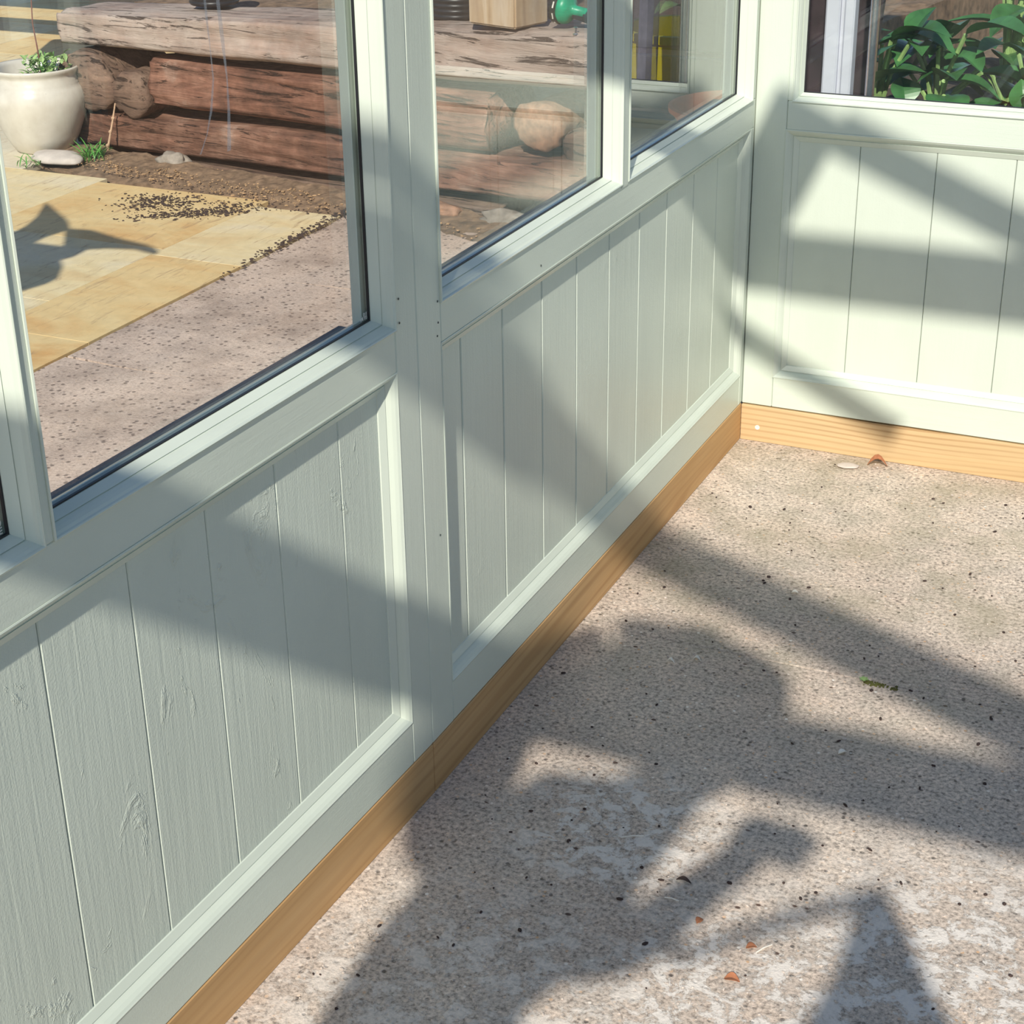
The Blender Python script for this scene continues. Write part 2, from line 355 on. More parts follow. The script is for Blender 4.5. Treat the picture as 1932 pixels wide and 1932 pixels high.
# ---------------------------------------------------------------- left wall
wl = empty('wall_left', (0, -1.7, 0), kind='structure')
def part(name, boxes, mat, parent, kf=False, bev=.0014):
    bm = bmesh.new()
    for a, b in boxes: box(bm, a, b, bev)
    if kf: kink(bm)
    return obj(name, bm, mat, parent)
YL = -3.42
part('post', [((0, -1.2853, ZB), (-.05, J-.0004, TOPZ+.1))], P_V, wl, True)
part('post', [((0, J+.0004, ZB), (-.05, -1.1804, TOPZ+.1))], P_V, wl)
part('sill_rail', [((-.0002, YL, ZP), (-.05, -1.2857, ZS))], P_Y, wl, True)
part('sill_rail', [((-.0002, -1.180, ZP), (-.05, -.0002, ZS))], P_Y, wl)
part('bottom_rail', [((-.0002, YL, ZB), (-.05, -1.2857, ZR))], P_Y, wl, True)
part('bottom_rail', [((-.0002, -1.180, ZB), (-.05, -.0172, ZR))], P_Y, wl)
part('end_stile', [((0, -.0168, ZB), (-.05, -.0004, ZP))], P_V, wl)
part('end_stile', [((-.0002, -.0196, ZS), (-.05, -.0004, TOPZ+.1))], P_V, wl)
part('mullion', [((.0012, -.6222, ZS-.006), (-.05, -.5968, TOPZ))], P_V, wl)
part('mullion', [((.0008, -1.8582, ZS-.0005), (-.05, -1.8458, TOPZ))], P_V, wl, True)
part('eaves_rail', [((0, YL, TOPZ), (-.05, -1.2857, TOPZ+.1))], P_Y, wl, True)
part('eaves_rail', [((0, -1.18, TOPZ), (-.05, 0, TOPZ+.1))], P_Y, wl)
boards(fr_left, -3.3, -1.3, [-3.285+.1185*k for k in range(0, 12)]+[-1.863, -1.744, -1.626, -1.509, -1.388], ZR, ZP+.01, .0010, P_BL, wl, True)
boards(fr_left, -1.185, -.03, [-1.1027, -.9858, -.8639, -.7465, -.6266, -.5070, -.3890, -.2641, -.1455], ZR, ZP+.01, .0024, P_BR, wl, False)
bm = bmesh.new(); sweep(bm, fr_left, -3.36, -1.2857, ZR, ZP, PPROF); kink(bm); obj('panel_moulding', bm, P_S, wl)
bm = bmesh.new(); sweep(bm, fr_left, -1.1804, -.0172, ZR, ZP, PPROF); obj('panel_moulding', bm, P_S, wl)
bm = bmesh.new(); box(bm, (-.0505, YL, ZS-.03), (-.075, -1.28, ZS-.006), .002); kink(bm); obj('outer_sill', bm, SILL, wl)
bm = bmesh.new(); box(bm, (-.0505, -1.24, ZS-.03), (-.075, -.0, ZS-.006), .002); obj('outer_sill', bm, SILL, wl)
# small nail heads and filled holes on post and rails
bm = bmesh.new()
for y, z in ((-1.277, .655), (-1.277, .628), (-1.187, .625), (-1.187, .60), (-1.19, .585), (-1.20, .34), (-.90, .585)):
    lathe(bm, [(.0014, 0), (.0012, .0005)], (0.0001, y, z), 8, (1, 0, 0))
obj('nail_head', bm, SCREW, wl, kind='stuff')
W1 = window(1, fr_left, -2.95, -1.8582, ZS, TOPZ, True); W2 = window(2, fr_left, -1.8458, -1.2857, ZS, TOPZ, True)
window(3, fr_left, -1.1804, -.6222, ZS, TOPZ, False); window(4, fr_left, -.5968, -.0200, ZS, TOPZ, False)

def dripm():
    b = NB('dried_water_mark'); t = b.t; out = t.nodes['Material Output']; tr = b.n('BsdfTransparent'); mx = b.n('MixShader'); mx.inputs[0].default_value = .24
    b.set(Roughness=.8); b.col((.8, .8, .78)); b.l(tr.outputs[0], mx.inputs[1]); b.l(b.b.outputs[0], mx.inputs[2]); b.l(mx.outputs[0], out.inputs[0]); return b.m
DRIP = dripm()
def drip(pts, wd_):
    bm = bmesh.new(); rows = []
    for i, (y, z) in enumerate(pts):
        k = wd_*(.6+.4*math.sin(i*2.1)); rows.append([bm.verts.new((x, y+sg*k/2, z)) for x in (-.0263, -.0260) for sg in (-1, 1)])
    for a, b in zip(rows, rows[1:]):
        for p, q in ((0, 1), (1, 3), (3, 2), (2, 0)): bm.faces.new((a[p], a[q], b[q], b[p]))
    for r_ in (rows[0], rows[-1]): bm.faces.new((r_[0], r_[1], r_[3], r_[2]))
    kink(bm); obj('dried_water_mark', bm, DRIP, W2)
drip([(-1.5411, 1.02), (-1.5405, .9868), (-1.5389, .9594), (-1.5383, .9319), (-1.5456, .9054), (-1.555, .8863), (-1.5669, .8714)], .0035)
drip([(-1.5232, 1.02), (-1.520, .97), (-1.5176, .9281), (-1.519, .90), (-1.5235, .8653)], .006)
def stamp(txt, y, z, size, par):
    cu = bpy.data.curves.new('glass_stamp', 'FONT'); cu.body = txt; cu.size = size; cu.extrude = .0001; cu.offset = .0001; cu.align_x = 'RIGHT'; cu.space_line = .8
    cu.materials.append(CHIP); o = bpy.data.objects.new('glass_stamp', cu); COL.objects.link(o); o.parent = par
    p = K((-.0262, y, z)); R3 = Matrix(((0, 0, 1), (1, 0, 0), (0, 1, 0))).to_4x4(); R3.translation = p-wloc(par); o.matrix_local = Matrix.Translation(p-wloc(par)) @ Matrix.Rotation(KINK, 4, 'Z') @ Matrix(((0, 0, 1), (1, 0, 0), (0, 1, 0))).to_4x4()
stamp('D\nE', -1.8735, .6425, .0085, W1)
stamp('D E\nDE ED', -1.2985, .6405, .0050, W2)
# ---------------------------------------------------------------- back wall
wb = empty('wall_back', (.75, 0, 0), kind='structure')
XW = 1.5; XD = .80
part('stile', [((.0008, .0002, ZB), (.0562, .05, TOPZ+.1))], P_V, wb)
part('stile', [((.0562, .0002, ZS), (.0655, .05, TOPZ+.1))], P_V, wb)
part('sill_rail', [((.0566, .0003, ZP), (XD-.0604, .05, ZS))], P_X, wb)
part('bottom_rail', [((.0566, .0003, ZB), (XD-.0604, .05, ZR))], P_X, wb)
part('eaves_rail', [((0, 0, TOPZ), (XW, .05, TOPZ+.1))], P_X, wb)
part('stile', [((XD-.06, .0003, ZB), (XD, .05, TOPZ))], P_V, wb)
part('stile', [((XW-.06, .0003, 0), (XW, .05, TOPZ))], P_V, wb)
part('corner_post', [((-.05, .0002, ZB), (-.0006, .05, TOPZ+.1))], P_V, wb)
boards(fr_back, .0562, XD-.06, [.1815+.128*k for k in range(5)], ZR, ZP+.01, .0008, P_V, wb, False)
bm = bmesh.new(); sweep(bm, fr_back, .0562, XD-.06, ZR, ZP, PPROF); obj('panel_moulding', bm, P_S, wb)
W5 = window(5, fr_back, .0655, XD-.06, ZS, TOPZ, False)
# opposite wall, behind the right edge of the picture
wr = empty('wall_right', (XW, -1.7, 0), kind='structure')
part('dwarf_panel', [((XW, -3.4, .0), (XW+.07, 0, ZS))], P_V, wr)
part('eaves_rail', [((XW, -3.4, TOPZ), (XW+.07, 0, TOPZ+.1))], P_Y, wr)
for y in (-3.4, -2.3, -1.2, -.07): part('post', [((XW, y, ZS), (XW+.07, y+.07, TOPZ))], P_V, wr)
# baseboards
bl = empty('baseboard_left', (0, -1.7, 0), kind='structure')
bm = bmesh.new(); box(bm, (.0006, J+.0006, -.0), (-.06, -.0002, ZB-.0006), .001); obj('sole_plate', bm, PINE_L, bl)
bm = bmesh.new(); box(bm, (.0006, -3.42, -.0), (-.06, J-.0006, ZB-.0006), .001); kink(bm); obj('sole_plate', bm, PINE_L, bl)
bm = bmesh.new(); box(bm, (.0008, -.001, 0), (XD, .055, ZB-.0022), .001); bb = obj('baseboard_back', bm, PINE_B, kind='structure')
bm = bmesh.new(); lathe(bm, [(.0045, 0), (.0045, .0008), (.0020, .0008), (.0018, .0002)], (.033, -.0012, .028), 14, (0, -1, 0)); obj('dowel_hole', bm, CHIP, bb)

# ---------------------------------------------------------------- roof: two trusses, ridge, eaves
rf = empty('ceiling', (.75, -1.7, TOPZ+.1), kind='structure')
bm = bmesh.new()
beam(bm, (.10, -3.4, 1.834), (XW, -3.4, 1.834), .122, .045); obj('tie_beam', bm, P_X, rf)
bm = bmesh.new(); beam(bm, (.62, -3.4, 2.285), (XW, -3.4, 1.912), .098, .045); obj('rafter', bm, P_X, rf)
bm = bmesh.new(); box(bm, (.40, -3.42, 2.18), (.66, -3.38, 2.355)); obj('ridge_plate', bm, P_X, rf)
bm = bmesh.new(); box(bm, (.40, -3.42, 2.39), (.64, -3.38, 2.434)); obj('ridge_capping', bm, P_X, rf)
bm = bmesh.new(); beam(bm, (0, -3.4, 1.99), (.45, -3.4, 2.23), .08, .045); obj('rafter', bm, P_X, rf)
bm = bmesh.new(); beam(bm, (.10, -2.0, 1.866), (XW, -2.0, 1.866), .093, .04); obj('tie_beam', bm, P_X, rf)
bm = bmesh.new(); beam(bm, (.68, -2.0, 2.10), (XW, -2.0, 1.76), .042, .04); obj('rafter', bm, P_X, rf)
bm = bmesh.new(); beam(bm, (.51, -2.0, 1.88), (.625, -2.0, 2.13), .125, .04); obj('king_brace', bm, P_X, rf)
bm = bmesh.new(); beam(bm, (.49, -2.0, 1.738), (.82, -2.0, 1.575), .030, .03); obj('lower_brace', bm, P_X, rf)
bm = bmesh.new(); box(bm, (XW, -3.4, TOPZ+.1), (XW+.05, 0, TOPZ+.14)); obj('eaves_plate', bm, P_Y, rf)

# ---------------------------------------------------------------- paving slabs
GR = 'sandstone paving slabs of the patio'
def slab(x0, x1, y0, y1, mat, label, ang=-.0):
    bm = bmesh.new(); box(bm, (x0+.0006, y0+.0006, -.020), (x1-.0006, y1-.0006, 0), .0006)
    c = Vector(((x0+x1)/2, (y0+y1)/2, 0))
    o = obj('paving_slab', bm, mat, origin=c, label=label, category='paving slab', group=GR)
slab(-1.715, -1.452, -.43, -.03, SAND[0], 'buff paving slab nearest the greenhouse, brownish, beside the grey concrete path')
slab(-1.715, -1.452, -.03, .57, SAND[0], 'orange buff slab along the concrete path with a brown swirl')
slab(-1.715, -1.452, .57, 1.06, SAND[1], 'pale yellow slab along the concrete path next to the dark mulch')
slab(-2.29, -1.715, -.43, .17, SAND[1], 'pale buff slab behind the left window mullion, second row from the path')
slab(-2.29, -1.715, .17, .62, SAND[1], 'yellow slab carrying the dark leaf shadow')
slab(-2.29, -1.715, .62, 1.12, SAND[0], 'orange tinted slab scattered with dark mulch')
slab(-2.87, -2.29, .55, 1.16, SAND[1], 'buff slab in front of the cream pot, third row from the path')
slab(-2.87, -2.29, -.05, .55, SAND[1], 'buff slab third row from the path, mostly behind the frame')
slab(-3.45, -2.60, 1.16, 1.62, SAND[2], 'greyish white slab under the cream glazed pot')
for i in range(4):
    for j in range(6):
        x = -3.46-.62*i-.2; y = .2+.62*j
        lab = 'yellow slab in the far corner of the patio' + (' beyond the cream pot, row %s out, %s along' % (('one', 'two', 'three', 'four')[i], ('first', 'second', 'third', 'fourth', 'fifth', 'sixth')[j]))
        if j*.62+.2 > 1.0 or True: slab(x-.42, x+.2, y, y+.62, SAND[(i+j) % 2], lab)
for j in range(4):
    slab(-3.46, -2.87, 1.625+.61*j, 2.23+.61*j, SAND[j % 2], ('near', 'second', 'third', 'far')[j]+' yellow slab in the row behind the cream pot')

bm = bmesh.new(); box(bm, (-6.2, -.5, -.05), (-1.449, 4.4, -.0205)); obj('trim_2', bm, simple('dark_joint_mortar', (.10, .075, .05), .95, 60, .4), kind='structure')
# ---------------------------------------------------------------- sleepers
Q0 = Vector((-1.476, 1.271, 0)); EA = Vector((.983, -.181, 0)).normalized(); EN = Vector((.181, .983, 0)).normalized()
def S3(a, n, z): return Q0+EA*a+EN*n+Vector((0, 0, z))
def sleeper(a0, a1, zl, zr, mat, label, depth=.22, front=0., seed=0, rough=.008, drop=0.):
    """zl/zr = (bottom, top) at left and right end"""
    L = a1-a0; nx = max(30, int(L/.009)); ny = 14; bm = bmesh.new(); nz = 10
    cx = []
    ring = []
    for k in range(ny): ring.append((0, k/ny))            # front going up
    for k in range(nz): ring.append((k/nz, 1))            # top going back
    for k in range(ny): ring.append((1, 1-k/ny))
    for k in range(nz): ring.append((1-k/nz, 0))
    rings = []
    for i in range(nx+1):
        t = i/nx; a = a0+L*t; b = zl[0]+(zr[0]-zl[0])*t; tp = zl[1]+(zr[1]-zl[1])*t; r = []
        for (u, v) in ring:
            n = front+u*depth; z = b+(tp-b)*v
            q = Vector((a*2.2+seed, n*12, z*14)); d = noise.fractal(q, 1, 2, 4)*rough
            crk = noise.noise(Vector((a*1.6+seed*3, 0, z*30+n*20))); d -= max(0, crk-.34)*.05*rough/.008
            ru = (abs(u-.5)*2)**8; rv = (abs(v-.5)*2)**8; rd = .012*ru*rv
            sg = Vector((0, (-1 if u < .5 else 1)*(ru > .3), (1 if v > .5 else -1)*(rv > .3)))
            wav = .006*noise.noise(Vector((a*1.3+seed, 3, v)))
            n2 = n+sg.y*(d-rd); z2 = z+sg.z*(d*.8-rd)+wav
            r.append(bm.verts.new(S3(a+.012*noise.noise(Vector((n*20, z*20, seed)))*(1 if i in (0, nx) else 0), n2, z2)))
        rings.append(r)
    for p, q in zip(rings, rings[1:]):
        for k in range(len(ring)): bm.faces.new((p[k], p[(k+1) % len(ring)], q[(k+1) % len(ring)], q[k]))
    bm.faces.new(rings[0]); bm.faces.new(list(reversed(rings[-1])))
    org = S3((a0+a1)/2, 0, zl[0])
    me_o = obj('railway_sleeper', bm, mat, origin=org, smooth=True, label=label, category='sleeper', group='old railway sleepers of the raised bed')
    # local x axis runs along the sleeper so the grain follows it
    rz = math.atan2(EA.y, EA.x); Rm = Matrix.Rotation(-rz, 4, 'Z'); me_o.data.transform(Rm); me_o.rotation_euler = (0, 0, rz)
    return me_o
sleeper(-1.205, 1.2, (.306, .410), (.372, .525), SLP_G, 'long bleached sleeper on top of the stack with the hose nozzle on it', .24, -.012, 1, .009)
sleeper(-.838, .402, (.158, .298), (.172, .318), SLP_D, 'brown sleeper of the second layer down, between the round logs and the dark gap', .22, 0, 5)
sleeper(-1.187, 1.2, (.000, .112), (.078, .188), SLP, 'long sleeper of the third layer with a thin twig leaning on it', .22, -.005, 9)
sleeper(-.99, .43, (-.10, -.004), (-.075, .028), BARK, 'mossy bottom sleeper half buried in the earth', .22, -.03, 13)
sleeper(.76, 1.2, (.200, .345), (.205, .355), SLP_G, 'short sleeper end right of the dark gap, seen behind the greenhouse mullion', .22, 0, 17)
sleeper(-1.20, 1.2, (-.05, .20), (-.05, .26), BARK, 'rear sleeper in the dark behind the stack', .1, .235, 21)
def log(a, z, r0, r1, n0, n1, mat, label, seed, ax=(0, 0)):
    bm = bmesh.new(); seg = 36; rings = []; N = 22
    for i in range(N+1):
        t = i/N; rr = 1 if 0 < i < N else .96
        if i == 0: rr = .85
        ring = []
        for k in range(seg):
            th = 2*math.pi*k/seg; d = 1+.13*noise.fractal(Vector((math.cos(th)*1.3+seed, math.sin(th)*1.3, t*1.5)), 1, 2, 2)+.10*noise.fractal(Vector((math.cos(th)*5, math.sin(th)*5, t*2+seed)), 1, 2, 3)
            ring.append(bm.verts.new(S3(a+ax[0]*t+r0*rr*d*math.cos(th), n0+(n1-n0)*t+.012*noise.noise(Vector((th, i, seed))), z+ax[1]*t+r1*rr*d*math.sin(th))))
        rings.append(ring)
    for p, q in zip(rings, rings[1:]):
        for k in range(seg): bm.faces.new((p[k], p[(k+1) % seg], q[(k+1) % seg], q[k]))
    bm.faces.new(rings[0]); bm.faces.new(rings[-1])
    obj('log', bm, mat, origin=S3(a, n0, z-r1), smooth=True, label=label, category='log')
log(-1.105, .205, .125, .092, -.03, .24, BARK, 'large brown split log at the left end of the stack beside the cream pot', 2)
log(-.918, .185, .078, .068, -.02, .22, BARK, 'small grey log wedged between the large log and the sleeper', 8)
log(.545, .250, .078, .062, .02, .225, FLINT, 'orange brown log end in the gap of the stack, right of the post', 12)
log(.66, .205, .06, .05, .05, .225, BARK, 'dark knobbly log in the shaded gap of the stack', 15)
# soil of the raised bed behind
bm = bmesh.new(); r = bmesh.ops.create_grid(bm, x_segments=70, y_segments=30, size=.5)
for v in bm.verts:
    a = -1.15+(v.co.x+.5)*2.35; n = .262+(v.co.y+.5)*1.4
    z = .405+.055*(a+1.15)/2.9*1.6+.012*noise.noise(Vector((a*9, n*9, 0)))
    v.co = S3(a, n, z)
r = bmesh.ops.extrude_face_region(bm, geom=bm.faces[:]); bmesh.ops.translate(bm, verts=[v for v in r['geom'] if isinstance(v, bmesh.types.BMVert)], vec=(0, 0, -.15))
obj('bed_soil', bm, EARTH, kind='stuff', label='brown soil filling the raised bed behind the top sleeper', category='soil')
# earth strip at the foot
bm = bmesh.new(); bmesh.ops.create_grid(bm, x_segments=160, y_segments=16, size=.5)
for v in bm.verts:
    a = -1.25+(v.co.x+.5)*2.4; u = v.co.y+.5; n = -.20*(1-u)-.034*u
    n -= .05*(1-u)*noise.noise(Vector((a*3, 0, 4)))+.03*(1-u)*max(0, -a)
    z = -.012+.03*u+.012*noise.noise(Vector((a*11, n*18, 0)))+.006*noise.noise(Vector((a*40, n*40, 0)))
    v.co = S3(a, n, z)
r = bmesh.ops.extrude_face_region(bm, geom=bm.faces[:]); bmesh.ops.translate(bm, verts=[v for v in r['geom'] if isinstance(v, bmesh.types.BMVert)], vec=(0, 0, -.06))
obj('earth_strip', bm, EARTH, kind='stuff', label='crumbly brown earth along the foot of the sleepers', category='earth')
def chips(name, pts, size, mat, label, cat, flat=.5, seed=0):
    rnd = random.Random(seed); bm = bmesh.new()
    for p in pts:
        s = size*rnd.uniform(.5, 1.4)
        m = Matrix.Translation(Vector(p)+Vector((0, 0, s*flat*.35))) @ Matrix.Rotation(rnd.uniform(0, 6.3), 4, 'Z') @ Matrix.Rotation(rnd.uniform(-.4, .4), 4, 'X') @ Matrix.Diagonal((s*rnd.uniform(.7, 1.6), s*rnd.uniform(.5, 1), s*flat, 1))
        bmesh.ops.create_icosphere(bm, subdivisions=1, radius=.5, matrix=m)
    return obj(name, bm, mat, kind='stuff', label=label, category=cat)
rnd = random.Random(3)
chips('bed_gravel', [S3(-1.1+rnd.random()*1.1 if rnd.random() < .7 else -1.1+rnd.random()*2.6, -.02-rnd.random()**1.5*.2, .004) for _ in range(1500)], .007, GRIT, 'loose tan grit along the foot of the sleeper stack', 'gravel', .6, 1)
def cl(cx, cy, sx, sy, ang, n, rnd):
    o = []
    for _ in range(n):
        u, v = rnd.gauss(0, 1)*sx, rnd.gauss(0, 1)*sy
        o.append((cx+u*math.cos(ang)-v*math.sin(ang), cy+u*math.sin(ang)+v*math.cos(ang), .001))
    return o
chips('spilled_mulch', cl(-1.98, .99, .06, .05, .2, 420, rnd)+cl(-1.83, .93, .08, .022, .6, 420, rnd)+cl(-1.77, 1.04, .05, .03, .2, 120, rnd)+cl(-1.455, .86, .012, .16, .03, 330, rnd)+cl(-1.42, 1.08, .05, .03, .2, 90, rnd)+cl(-1.6, 1.06, .10, .03, -.2, 20, rnd), .0075, MULCH, 'dark bark mulch spilled over the slabs near the concrete path', 'mulch', .25, 2)

# ---------------------------------------------------------------- things on and around the sleepers
pot = empty('glazed_pot', (-2.705, 1.40, 0), label='cream glazed round bellied pot standing left of the sleeper stack', category='plant pot')
bm = bmesh.new()
lathe(bm, [(.080, 0), (.088, .004), (.112, .045), (.135, .10), (.147, .145), (.148, .17), (.140, .195), (.130, .206), (.131, .212), (.127, .216), (.128, .224), (.125, .228), (.127, .236), (.131, .242), (.136, .250), (.134, .256), (.128, .254), (.118, .245), (.115, .20), (.11, .19)], (-2.705, 1.40, 0), 64)
obj('pot_body', bm, GLAZE, pot, True)
bm = bmesh.new(); lathe(bm, [(.118, .205), (.117, .213), (.05, .22), (.001, .221)], (-2.705, 1.40, 0), 30); obj('potting_soil', bm, SOIL, pot)
wd = empty('pot_weeds', (-2.68, 1.41, .215), label='small green weeds with a red stem growing in the cream pot', category='plant')
bm = bmesh.new(); rnd = random.Random(11)
for i in range(120):
    a = rnd.uniform(0, 6.28); r = rnd.uniform(0, .085); h = rnd.uniform(.01, .085)
    p = Vector((-2.665+r*math.cos(a)*.9, 1.40+r*math.sin(a), .222+h*.7)); q = p+Vector((rnd.uniform(-.03, .03), rnd.uniform(-.03, .03), rnd.uniform(0, .02)))
    leafmesh(bm, p, q, .014, .1, n=3)
obj('foliage', bm, LEAF2, wd)
bm = bmesh.new()
for i in range(26):
    a = rnd.uniform(0, 6.28); r = rnd.uniform(0, .06); tube(bm, [(-2.665+.4*r*math.cos(a), 1.40+.4*r*math.sin(a), .215), (-2.665+r*math.cos(a), 1.40+r*math.sin(a), .215+rnd.uniform(.03, .08))], .0012, 4)
obj('stem', bm, LEAF, wd, kind='stuff')
bm = bmesh.new(); tube(bm, [(-2.675, 1.39, .22), (-2.685, 1.40, .30), (-2.70, 1.41, .38), (-2.705, 1.43, .50), (-2.71, 1.43, .62)], [.0025, .0022, .002, .0018, .0012], 6); obj('tall_stem', bm, REDTWIG, wd)
# twig leaning on sleeper
bm = bmesh.new(); tube(bm, [S3(-1.00, -.055, .0), S3(-.99, -.045, .05), S3(-.985, -.03, .10), S3(-.975, -.02, .155)], [.004, .0035, .003, .0025], 7)
for k, z in enumerate((.03, .07, .11)): bmesh.ops.create_icosphere(bm, subdivisions=1, radius=.006, matrix=Matrix.Translation(S3(-.995+.006*k, -.052+.012*k, z)))
obj('twig', bm, TWIG, origin=S3(-1.0, -.055, 0), label='thin knobbly twig leaning upright against the third layer sleeper', category='twig')
def blob(name, c, s, mat, label, cat, seed=0, rot=0, sub=3, amp=.18, flat=0):
    bm = bmesh.new(); bmesh.ops.create_icosphere(bm, subdivisions=sub, radius=1)
    for v in bm.verts:
        d = 1+amp*noise.noise(v.co*1.6+Vector((seed, 0, 0))); v.co = Vector((v.co.x*s[0]*d, v.co.y*s[1]*d, v.co.z*s[2]*d))
    bmesh.ops.rotate(bm, verts=bm.verts, matrix=Matrix.Rotation(rot, 3, 'Z'))
    z0 = min(v.co.z for v in bm.verts); bmesh.ops.translate(bm, verts=bm.verts, vec=Vector(c)+Vector((0, 0, -z0)))
    return obj(name, bm, mat, origin=c, smooth=sub > 2, label=label, category=cat)
blob('cobble', (-2.555, 1.27, -.004), (.10, .055, .018), STONE, 'flat rounded grey stone at the foot of the cream pot', 'stone', 3, -.1)
blob('rock', S3(-.72, -.045, -.01), (.05, .022, .024), DSTONE, 'rough greyish rock tucked under the third layer sleeper', 'stone', 5, 0, 3, .5)
blob('rock', S3(.50, -.05, -.012), (.09, .022, .028), DSTONE, 'sandy rock lying at the foot of the stack right of the post', 'stone', 6, -.2, 3, .5)
blob('rock', S3(.27, -.05, -.004), (.09, .03, .020), FLINT, 'brown flat rock lying at the foot of the stack beside the post', 'stone', 9, -.2, 3, .5)
def tuft(loc, n, h, label, seed, spread=.04, wd_=.006, mat=LEAF):
    r_ = random.Random(seed); bm = bmesh.new()
    for i in range(n):
        a = r_.uniform(0, 6.28); p = Vector(loc)+Vector((r_.gauss(0, spread*.4), r_.gauss(0, spread*.4), 0)); hh = h*r_.uniform(.5, 1)
        leafmesh(bm, p, p+Vector((math.cos(a)*spread, math.sin(a)*spread, hh)), wd_, .12, n=4)
    return obj('grass_tuft', bm, mat, origin=loc, label=label, category='grass')
tuft((-2.47, 1.33, 0), 45, .055, 'grass tuft growing between the cream pot and the stack', 2, .05, .004)
tuft((-2.60, 1.20, 0), 16, .03, 'few grass blades beside the flat rounded stone', 4, .05, .003)
# timber post block
pb = empty('timber_post', S3(.44, .06, .496), label='squared timber post standing on the top sleeper beside the hose nozzle', category='timber post')
bm = bmesh.new(); th = math.radians(33); L = .177
f = S3(.506, -.012, .496); e1 = -EA*.159+EN*.018; e2 = EA*.014+EN*.128
vsb = [f, f+e2, f+e2+e1, f+e1]; lo = [bm.verts.new(v) for v in vsb]; hi = [bm.verts.new(v+Vector((0, 0, .5))) for v in vsb]
for k in range(4): bm.faces.new((lo[k], lo[(k+1) % 4], hi[(k+1) % 4], hi[k]))
bm.faces.new(lo); bm.faces.new(hi); bmesh.ops.bevel(bm, geom=[e for e in bm.edges], offset=.005, segments=2, affect='EDGES')
obj('post_body', bm, POSTT, pb)
# hose nozzle
hz = empty('hose_nozzle', S3(.67, .05, .50), label='green and black garden hose nozzle lying on the top sleeper', category='hose nozzle')
AX = (EA+Vector((0, 0, -.12))).normalized(); c0 = S3(.574, .075, .547); DN = Vector((0, 0, -1))
bm = bmesh.new(); lathe(bm, [(.034, 0), (.040, .002), (.041, .017), (.037, .019)], c0, 40, AX); dial = obj('spray_dial', bm, BLACK, hz)
bm = bmesh.new()
for k in range(9):
    t = 2*math.pi*k/9; u = AX.orthogonal().normalized(); v = AX.cross(u); p = c0+AX*.013+(u*math.cos(t)+v*math.sin(t))*.0412
    d = (u*math.cos(t)+v*math.sin(t)); tt = AX.cross(d)
    m = Matrix(((AX.x, tt.x, d.x, p.x), (AX.y, tt.y, d.y, p.y), (AX.z, tt.z, d.z, p.z), (0, 0, 0, 1)))
    bmesh.ops.create_cube(bm, size=1, matrix=m @ Matrix.Diagonal((.004, .016, .0008, 1)))
obj('dial_marking', bm, CHIP, dial, label='white dial marks')
bm = bmesh.new(); lathe(bm, [(.038, .019), (.039, .024), (.037, .034), (.029, .043), (.017, .048), (.0125, .055), (.012, .092), (.001, .092)], c0, 40, AX); obj('nozzle_body', bm, GREENP, hz, True)
bm = bmesh.new(); beam(bm, c0+AX*.052+DN*.010, c0+AX*.098+DN*.014, .018, .016, (0, 0, 1)); obj('trigger', bm, BLACK, hz)
bm = bmesh.new(); lathe(bm, [(.001, .084), (.014, .085), (.015, .094), (.017, .096), (.017, .112), (.013, .114)], c0+DN*.008, 24, AX); cpl = obj('hose_coupling', bm, BLACK, hz)
bm = bmesh.new(); lathe(bm, [(.001, .114), (.014, .114), (.014, .121), (.010, .123)], c0+DN*.008, 24, AX); obj('coupling_ring', bm, METAL, cpl, label='silver ring')
bm = bmesh.new(); tube(bm, [c0+AX*.121+DN*.008, c0+AX*.17+DN*.010, c0+AX*.26+EN*.05+DN*-.004, c0+AX*.4+EN*.14], .008, 10)
obj('garden_hose', bm, GREENP, hz)
bm = bmesh.new(); lathe(bm, [(.0005, 0), (.008, 0), (.008, .004), (.004, .005), (.004, .016), (.006, .017), (.006, .020), (.0005, .021)], S3(.675, .006, .494), 12); obj('bolt', bm, METAL, origin=S3(.675, .006, .494), label='small silver bolt standing on the top sleeper below the hose nozzle', category='bolt')
def ribpot(c, r, h, label, plant=None, seed=0):
    e = empty('nursery_pot', c, label=label, category='plant pot')
    bm = bmesh.new(); pr = [(r*.82, 0)]
    n = 6
    for i in range(n):
        z = h*(i+.2)/n; q = r*(.84+.12*i/n); pr += [(q, z), (q*1.03, z+h*.04), (q*1.03, z+h*.09), (q, z+h*.12)]
    pr += [(r*.99, h*.97), (r*1.04, h*.98), (r*1.04, h), (r*.94, h), (r*.9, h*.85), (.001, h*.85)]
    lathe(bm, pr, c, 40); obj('pot_body', bm, BLACK, e, True)
    bm = bmesh.new(); lathe(bm, [(r*.9, h*.86), (.001, h*.9)], c, 20); obj('potting_soil', bm, SOIL, e)
    if plant:
        s = empty('seedling', Vector(c)+Vector((0, 0, h*.9)), label=plant, category='plant'); r_ = random.Random(seed); bm = bmesh.new()
        for i in range(34):
            a = r_.uniform(0, 6.28); p = Vector(c)+Vector((r_.gauss(0, r*.4), r_.gauss(0, r*.4), h*.88+r_.uniform(0, .05)))
            leafmesh(bm, p, p+Vector((math.cos(a)*.045, math.sin(a)*.045, r_.uniform(.0, .03))), .026, .15, n=4)
        obj('foliage', bm, LEAF, s)
ribpot(S3(.205, .150, .482), .085, .085, 'black ribbed nursery pot on the top sleeper left of the timber post', 'green seedlings growing in the black ribbed pot', 1)
ribpot(S3(-.70, .16, .446), .085, .08, 'black ribbed nursery pot on the top sleeper above the brown sleeper end', None, 2)
